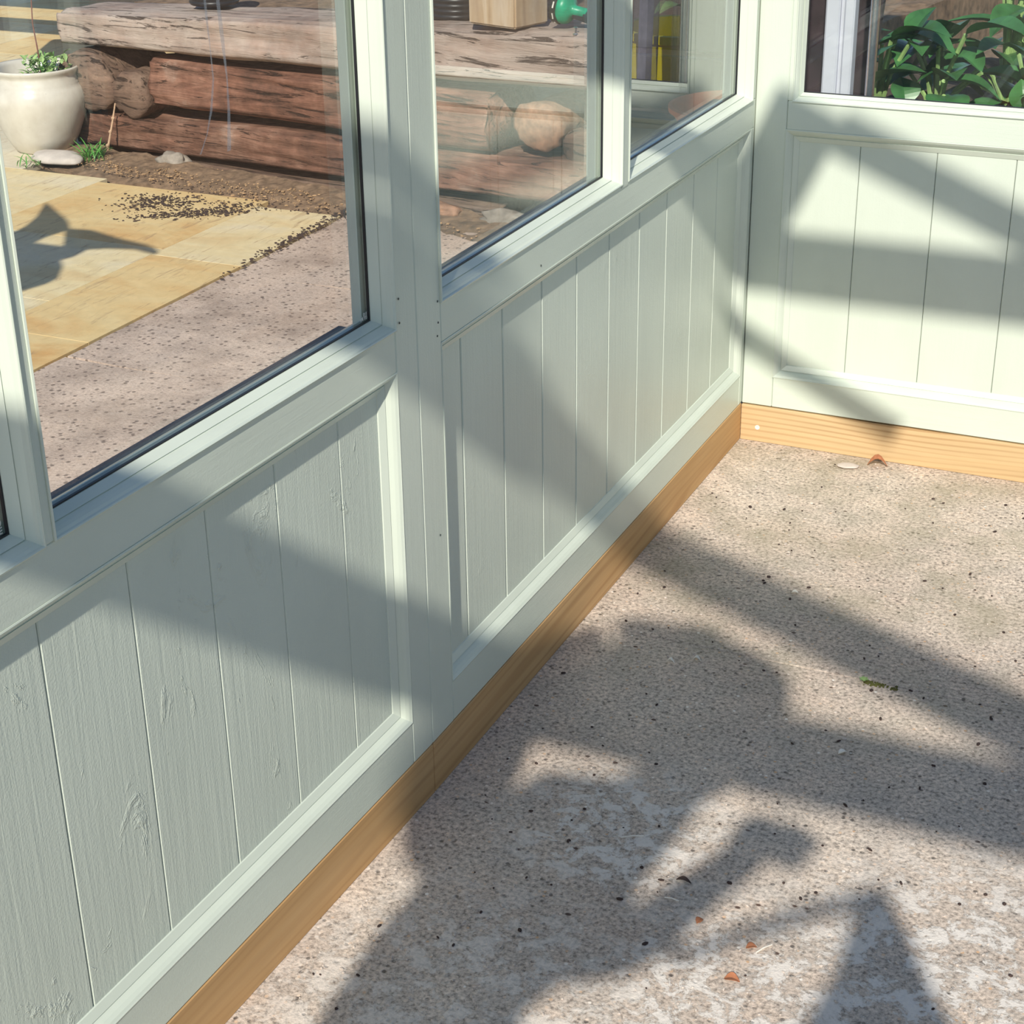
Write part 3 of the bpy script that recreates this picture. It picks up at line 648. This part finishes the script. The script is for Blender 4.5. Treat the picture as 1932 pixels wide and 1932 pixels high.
def leafy(loc, n, label, seed, size=.06, mat=LEAF, h=.06):
    e = empty('leafy_plant', loc, label=label, category='plant'); r_ = random.Random(seed); bm = bmesh.new(); bs = bmesh.new()
    for i in range(n):
        a = r_.uniform(0, 6.28); p = Vector(loc)+Vector((r_.gauss(0, size*.5), r_.gauss(0, size*.5), r_.uniform(.2, 1)*h)); q = p+Vector((math.cos(a)*size, math.sin(a)*size, r_.uniform(-.01, .03)))
        leafmesh(bm, p, q, size*.55, .15, n=5); tube(bs, [Vector(loc), p], .0015, 4)
    obj('foliage', bm, mat, e); obj('stem', bs, mat, e, kind='stuff')
leafy(S3(-.22, .30, .455), 18, 'pale green leafy seedling at the upper edge of the left pane', 4, .05)
leafy(S3(-.02, .36, .46), 12, 'green seedling in the raised bed beside the greenhouse post', 6, .045)
e = empty('dark_backdrop', (-.40, 1.0, 0), label='added dark slatted box behind the terracotta saucer, standing in for shade in the last pane', category='dark backdrop')  # added dark box, takes the place of shade behind the last pane
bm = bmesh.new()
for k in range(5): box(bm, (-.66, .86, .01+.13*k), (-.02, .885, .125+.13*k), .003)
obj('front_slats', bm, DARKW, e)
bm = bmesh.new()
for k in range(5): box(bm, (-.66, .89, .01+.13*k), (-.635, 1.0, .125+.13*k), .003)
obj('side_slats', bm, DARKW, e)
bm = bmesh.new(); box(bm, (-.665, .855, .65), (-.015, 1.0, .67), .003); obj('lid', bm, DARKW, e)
# terracotta saucer on a block just outside the corner
bm = bmesh.new(); box(bm, (-.28, .46, -.055), (-.09, .66, .435), .006); obj('timber_offcut', bm, SLP_G, origin=(-.2, .6, 0), label='upright weathered timber block under the terracotta saucer outside the corner', category='timber block')
bm = bmesh.new(); lathe(bm, [(.12, 0), (.126, .002), (.152, .040), (.158, .042), (.159, .052), (.150, .054), (.141, .045), (.118, .011), (.001, .010)], (-.185, .555, .436), 60); obj('terracotta_saucer', bm, TERRA, origin=(-.178, .575, .456), smooth=False, label='orange terracotta saucer seen through the last pane by the corner', category='saucer')

# ---------------------------------------------------------------- beyond the back window
bm = bmesh.new(); bmesh.ops.create_grid(bm, x_segments=30, y_segments=30, size=.5)
for v in bm.verts: v.co = Vector((.17+v.co.x*.54, 1.45+v.co.y*.9, .36+.03*noise.noise(v.co*8)+.02*v.co.y))
r = bmesh.ops.extrude_face_region(bm, geom=bm.faces[:]); bmesh.ops.translate(bm, verts=[v for v in r['geom'] if isinstance(v, bmesh.types.BMVert)], vec=(0, 0, -.45))
obj('planting_mound', bm, SOIL, kind='stuff', label='dark soil mound under the broad leaved plants behind the back window', category='soil')
bm = bmesh.new(); box(bm, (.060, .195, 0), (.086, .225, 1.6), .003); box(bm, (.093, .195, 0), (.112, .225, 1.6), .003); box(bm, (.084, .205, 0), (.095, .222, 1.6))
obj('plastic_post', bm, UPVC, origin=(.085, .21, 0), label='pale grooved plastic post standing outside the back window, left side', category='post')
bm = bmesh.new(); lathe(bm, [(.0085, 0), (.0085, 1.6), (.0001, 1.6)], (.146, .20, 0), 24); obj('metal_rod', bm, METAL, smooth=True, origin=(.146, .20, 0), label='shiny upright metal tube outside the back window', category='metal tube')
bm = bmesh.new(); 
for i in range(5): beam(bm, (-.09+.03*i, .42, -.05), (-.02+.03*i, .50, .9+.02*i), .03, .02)
obj('folded_sunshade', bm, SLATE, origin=(0, .45, 0), label='dark folded cloth sunshade leaning outside the back window corner', category='sunshade')
def broad(loc, leaves, label, seed):
    e = empty('broadleaf_plant', loc, label=label, category='plant'); r_ = random.Random(seed); bm = bmesh.new(); bs = bmesh.new(); L0 = Vector(loc)
    for (dx, dy, dz, tx, ty, tz, wd_) in leaves:
        p = L0+Vector((dx, dy, dz)); q = p+Vector((tx, ty, tz)); leafmesh(bm, p, q, wd_, .12, n=9); tube(bs, [L0, L0+Vector((dx*.4, dy*.4, dz*.6)), p], .005, 6)
    obj('leaf', bm, BIGLEAF, e); obj('stem', bs, LEAF2, e)
def rl(n, seed, s=.14, h=.2):
    r_ = random.Random(seed); o = []
    for i in range(n):
        a = r_.uniform(0, 6.28); o.append((r_.gauss(0, .05), r_.gauss(0, .05), r_.uniform(.03, h), math.cos(a)*s, math.sin(a)*s*.6-.04, r_.uniform(-.05, .08), r_.uniform(.06, .11)))
    return o
broad((-.02, .99, .37), rl(12, 5), 'broad green leaved plant left of the metal tube behind the back window', 1)
broad((.10, 1.05, .36), rl(16, 6, .15, .24), 'bright broad leaved plant just right of the metal tube behind the back window', 2)
broad((.29, 1.12, .36), rl(14, 7, .16, .26), 'broad leaved plant in the middle of the back window', 3)
broad((.335, .98, .30), rl(12, 8, .10, .14), 'broad leaved plant at the right edge of the back window', 4)
broad((.20, 1.35, .36), rl(18, 9, .2, .35), 'tall broad leaved plant rearmost in the back window', 5)
# seen by reflection in the last left pane
bm = bmesh.new(); lathe(bm, [(.14, -.055), (.15, 0), (.175, .42), (.185, .425), (.185, .445), (.165, .445), (.16, .38), (.001, .38)], (.645, 1.66, 0), 48); obj('yellow_bucket', bm, YEL, origin=(.645, 1.66, 0), smooth=False, label='big yellow bucket beyond the back wall, mirrored in the last pane', category='bucket')
bm = bmesh.new(); tube(bm, [(.755, 1.35, -.05), (.745, 1.40, .28), (.735, 1.42, .42), (.73, 1.44, .62)], [.022, .020, .024, .018], 14); obj('tool_handle', bm, HANDLE, origin=(.755, 1.35, -.05), smooth=True, label='orange brown wooden tool handle beside the yellow bucket, mirrored in the pane', category='tool')
bm = bmesh.new(); tube(bm, [(.66, 1.36, -.05), (.655, 1.38, .3), (.65, 1.40, .9)], .026, 10); obj('grey_stake', bm, GREYW, origin=(.66, 1.36, -.05), label='purple grey round stake in front of the yellow bucket, mirrored in the pane', category='stake')
leafy((.62, 2.15, .35), 70, 'grey green foliage behind the yellow bucket, mirrored in the pane', 21, .12, LEAF2, .3)
# ---------------------------------------------------------------- floor litter
rnd = random.Random(5)
chips('floor_grit', [(rnd.uniform(.02, 1.1), rnd.uniform(-2.1, -.02), .0) for _ in range(2600)], .0035, STONE, 'tiny pale grit strewn over the greenhouse floor', 'grit', .6, 9)
chips('dark_crumbs', [(rnd.uniform(.03, 1.1), rnd.uniform(-2.1, -.05), .0) for _ in range(420)], .0045, MULCH, 'dark soil crumbs strewn over the greenhouse floor', 'crumbs', .6, 10)
def flake(name, x, y, L, W, rot, mat, label, cat, curl=.2):
    bm = bmesh.new(); d = Vector((math.cos(rot), math.sin(rot), 0))*L
    leafmesh(bm, Vector((x, y, .0012))-d*.5, Vector((x, y, .0012))+d*.5, W, curl, n=6)
    r = bmesh.ops.extrude_face_region(bm, geom=bm.faces[:]); bmesh.ops.translate(bm, verts=[v for v in r['geom'] if isinstance(v, bmesh.types.BMVert)], vec=(0, 0, .0007))
    obj(name, bm, mat, origin=(x, y, 0), label=label, category=cat)
blob('stone_chip', (.216, -.052, 0), (.019, .012, .003), STONE, 'flat beige stone chip near the back baseboard', 'stone', 4, .2)
flake('dead_leaf', .263, -.028, .035, .020, .2, DEADLEAF, 'curled reddish dead leaf beside the beige stone chip near the back baseboard', 'leaf', .4)
flake('dead_leaf', .448, -1.425, .017, .012, .1, DEADLEAF, 'orange brown leaf scrap, nearest the bottom edge of the picture', 'leaf')
flake('dead_leaf', .451, -1.366, .012, .008, .5, DEADLEAF, 'small orange leaf scrap next to a pale straw', 'leaf')
flake('dead_leaf', .385, -1.346, .010, .008, 1.2, DEADLEAF, 'small dark red scrap in the shaded stripe of the floor', 'leaf')
flake('dead_leaf', .345, -1.286, .018, .006, 0, MULCH, 'dark curled leaf sliver on the concrete left of the stripe', 'leaf')
flake('wood_shaving', .194, -.803, .012, .005, .1, CHIP, 'right one of two white curled shavings on the floor', 'shaving', .5)
flake('wood_shaving', .162, -.823, .012, .005, .1, CHIP, 'left one of two white curled shavings on the floor', 'shaving', .5)
flake('wood_shaving', .443, -.952, .012, .007, .8, CHIP, 'triangular white shaving in the wide dark shadow band', 'shaving', .2)
flake('wood_shaving', .264, -.55, .010, .006, .2, CHIP, 'single pale shaving in the upper shadow band', 'shaving', .2)
def straw(p, q, label):
    bm = bmesh.new(); tube(bm, [(p[0], p[1], .0015), ((p[0]+q[0])/2, (p[1]+q[1])/2, .003), (q[0], q[1], .0015)], .0008, 5)
    obj('straw', bm, CHIP, origin=(p[0], p[1], .0), label=label, category='straw')
straw((.248, -1.236), (.272, -1.222), 'short pale straw on the limewashed patch of floor')
straw((.458, -1.372), (.470, -1.352), 'short pale straw next to the small orange leaf scrap')
straw((.335, -1.322), (.352, -1.322), 'thin pale straw in the sunny strip left of the dark stripe')
mo = bpy.data.objects
bm = bmesh.new(); r_ = random.Random(8)
for i in range(60):
    t = r_.random(); p = Vector((.425+.045*t, -.765-.002*t+r_.gauss(0, .003), .0)); bmesh.ops.create_icosphere(bm, subdivisions=1, radius=r_.uniform(.001, .003), matrix=Matrix.Translation(p))
obj('moss_clump', bm, simple('olive_moss', (.12, .12, .03), .95, 80, .5), origin=(.43, -.767, 0), label='small olive moss clump growing in the floor joint', category='moss')
bm = bmesh.new()
for i in range(7): leafmesh(bm, (.424, -.766, .001), (.424+.007*math.cos(i), -.766+.007*math.sin(i), .006), .005, .1, n=3)
obj('weed_seedling', bm, LEAF2, origin=(.424, -.766, 0), label='tiny light green weed at the left end of the moss clump', category='plant')

# ---------------------------------------------------------------- added leaf plant out of frame, leaf outlines cut to the patio shadow
def sh(x, y, z): return Vector((x+.267*z/.76, y-z/.76, z))
Z = .85; pl = empty('shadow_plant', sh(-2.05, .30, Z)*Vector((1, 1, 0)) if False else (sh(-2.05, .30, Z).x, sh(-2.05, .30, Z).y, 0), label='added large leaves left of the view, cut to cast the winged shadow on the slabs', category='plant')
bm = bmesh.new()
for out in ([(-2.287, .874), (-2.228, .833), (-2.11, .744), (-2.05, .678), (-2.062, .596), (-2.053, .478), (-2.111, .473), (-2.2, .55), (-2.171, .591), (-2.18, .656), (-2.213, .744)],
            [(-2.068, .681), (-1.99, .693), (-1.884, .658), (-1.778, .635), (-1.74, .619), (-1.712, .594), (-1.701, .57), (-1.727, .588), (-1.78, .589), (-1.849, .57), (-1.889, .544), (-1.959, .534), (-2.012, .606)],
            [(-2.141, .555), (-2.069, .542), (-2.012, .541), (-1.971, .542), (-1.891, .547), (-1.883, .479), (-1.904, .449), (-1.856, .399), (-1.807, .318), (-1.804, .27), (-1.814, .234), (-1.822, .199), (-1.843, .152), (-2.024, .313)]):
    cx = sum(p[0] for p in out)/len(out); cy = sum(p[1] for p in out)/len(out)
    ring = [bm.verts.new(sh(x, y, Z+.25*((x-cx)+(y-cy)))) for x, y in out]; top = [bm.verts.new(v.co+Vector((0, 0, .003))) for v in ring]
    c_ = bm.verts.new(sh(cx, cy, Z-.02)); c2 = bm.verts.new(sh(cx, cy, Z-.017))
    for k in range(len(ring)):
        n_ = (k+1) % len(ring); bm.faces.new((ring[k], ring[n_], c_)); bm.faces.new((top[k], top[n_], c2)); bm.faces.new((ring[k], ring[n_], top[n_], top[k]))
obj('leaf', bm, BIGLEAF, pl)
bm = bmesh.new(); b0 = sh(-2.05, .30, Z); tube(bm, [(b0.x, b0.y, -.03), (b0.x, b0.y, .5), tuple(sh(-2.0, .45, Z))], [.02, .016, .01], 8); obj('stem', bm, LEAF2, pl)

gt = empty('shadow_slats', (-4.9, 2.4, 0), label='added slats beyond the top left corner, set to cast shadow bands on the yellow slabs', category='shadow slats')  # added boards out of view, laid out along the shadow bands they cast
for a, b in (((-5.3, 2.31), (-3.62, 2.57)), ((-5.3, 2.86), (-3.62, 3.15))):
    bm = bmesh.new(); box(bm, (a[0], a[1], .60), (b[0], b[1], .63), .004); obj('shadow_slat', bm, SLP_G, gt)
bm = bmesh.new(); beam(bm, (-3.10, 1.25, .58), (-3.62, 2.28, .58), .25, .03, (0, 0, 1)); obj('side_board', bm, SLP_G, gt)
bm = bmesh.new(); beam(bm, (-3.62, 2.2, .58), (-3.9, 3.1, .58), .06, .04, (0, 0, 1)); obj('shadow_bar', bm, SLP_G, gt)
for x, y in ((-5.2, 2.4), (-5.2, 3.0), (-4.85, 2.4), (-4.85, 3.0)):
    bm = bmesh.new(); box(bm, (x-.03, y-.03, 0), (x+.03, y+.03, .60)); obj('leg', bm, SLP_G, gt)

# ---------------------------------------------------------------- the person holding the camera (only the shadow is in the picture)
pn = empty('person', (.66, -3.08, 0), label='person in a green shirt standing behind the viewpoint, arms raised, casting the floor shadow', category='person')
def skinned(name, verts, edges, mat, parent, sub=2):
    me = bpy.data.meshes.new(name); me.from_pydata([Vector(v[0])-wloc(parent) for v in verts], edges, []); o = bpy.data.objects.new(name, me); COL.objects.link(o); o.parent = parent
    me.materials.append(mat); sm = o.modifiers.new('skin', 'SKIN'); sm.use_smooth_shade = True
    for i, v in enumerate(verts):
        me.skin_vertices[0].data[i].radius = (v[1], v[2] if len(v) > 2 else v[1]); me.skin_vertices[0].data[i].use_root = (i == 0)
    o.modifiers.new('sub', 'SUBSURF').levels = sub; o.modifiers['sub'].render_levels = sub; return o
SKINM = simple('skin', (.62, .38, .28), .55, 30, .05, bump=.02); SHIRT = simple('green_shirt', (.10, .20, .16), .85, 30, .1); JEANS = simple('blue_jeans', (.05, .07, .14), .85, 30, .1); HAIR = simple('brown_hair', (.08, .05, .03), .7, 60, .3)
YP = -3.06
V = [((.53, YP, .88), .215, .10), ((.535, YP, 1.05), .215, .10), ((.575, YP, 1.22), .205, .10), ((.68, YP, 1.33), .09, .08), ((.765, YP+.02, 1.42), .05), ((.80, YP+.03, 1.50), .05),
     ((.72, YP, 1.27), .05), ((.745, YP+.04, 1.205), .038), ((.81, YP+.10, 1.268), .029), ((.872, YP+.15, 1.318), .025),        # arm that holds the phone
     ((.51, YP, 1.34), .085), ((.535, YP+.03, 1.50), .055), ((.575, YP+.06, 1.62), .035), ((.635, YP+.07, 1.685), .027),     # left arm to the hat
     ((.53, YP, .80), .09), ((.52, YP, .45), .062), ((.52, YP, .08), .042), ((.52, YP+.12, .045), .036),
     ((.67, YP, .80), .09), ((.69, YP, .45), .062), ((.70, YP, .08), .042), ((.70, YP+.12, .045), .036)]
E_ = [(0, 1), (1, 2), (2, 3), (3, 4), (4, 5), (3, 6), (6, 7), (7, 8), (8, 9), (3, 10), (10, 11), (11, 12), (12, 13), (0, 14), (14, 15), (15, 16), (16, 17), (0, 18), (18, 19), (19, 20), (20, 21)]
skinned('body', V, E_, SHIRT, pn)
bm = bmesh.new(); bmesh.ops.create_uvsphere(bm, u_segments=28, v_segments=20, radius=1)
for v in bm.verts:
    x, y, z = v.co; v.co = Vector((.815+x*.074*(1-.15*max(0, -z)), YP+.04+y*.092+(.018 if y > .9 and abs(z) < .35 else 0), 1.565+z*.112))
obj('head', bm, SKINM, pn, True)
bm = bmesh.new(); bmesh.ops.create_uvsphere(bm, u_segments=24, v_segments=14, radius=1)
for v in bm.verts: v.co = Vector((.815+v.co.x*.080, YP+.02+v.co.y*.095, 1.60+max(v.co.z, -.5)*.085))
obj('hair', bm, HAIR, pn, True)
bm = bmesh.new(); lathe(bm, [(.001, .09), (.06, .085), (.088, .05), (.092, 0), (.150, -.012), (.152, -.006), (.095, .006)], (.775, YP+.02, 1.65), 40); obj('sun_hat', bm, CHIP, pn)
for cx, cy, cz, dx in ((.935, YP+.15, 1.312, -1), (.635, YP+.07, 1.685, 1)):
    vv = [((cx, cy, cz), .024, .014), ((cx+dx*.04, cy+.01, cz+.01), .030, .014)]; ee = [(0, 1)]
    for k in range(4):
        b = len(vv); o_ = (k-1.5)*.019
        vv += [((cx+dx*.072, cy+.01+o_, cz+.012), .0088), ((cx+dx*(.096+.004*(k in (1, 2))), cy+.014+o_, cz+.004), .0078), ((cx+dx*.108, cy+.014+o_, cz-.016), .0068)]
        ee += [(1, b), (b, b+1), (b+1, b+2)]
    b = len(vv); vv += [((cx+dx*.035, cy+.045, cz+.004), .009), ((cx+dx*.060, cy+.058, cz-.006), .008)]; ee += [(0, b), (b, b+1)]
    skinned('hand', vv, ee, SKINM, pn, 1)
bm = bmesh.new(); tube(bm, [(.70, YP-.03, 1.36), (.84, YP-.06, 1.30), (.96, YP-.02, 1.36), (1.05, YP, 1.40)], [.012, .010, .010, .012], 8)
lathe(bm, [(.012, 0), (.035, -.06), (.052, -.12), (.085, -.19), (.12, -.28), (.12, -.38), (.02, -.40)], (1.045, YP, 1.405), 24)
obj('shadow_bag', bm, JEANS, pn)  # added bag shape, profile fitted to the triangular floor shadow
bm = bmesh.new(); box(bm, (.86, -2.895, 1.275), (.915, -2.885, 1.335), .004); ph = obj('phone', bm, BLACK, origin=(.83, -2.89, 1.22), label='slim black phone held up behind the viewpoint', category='phone')
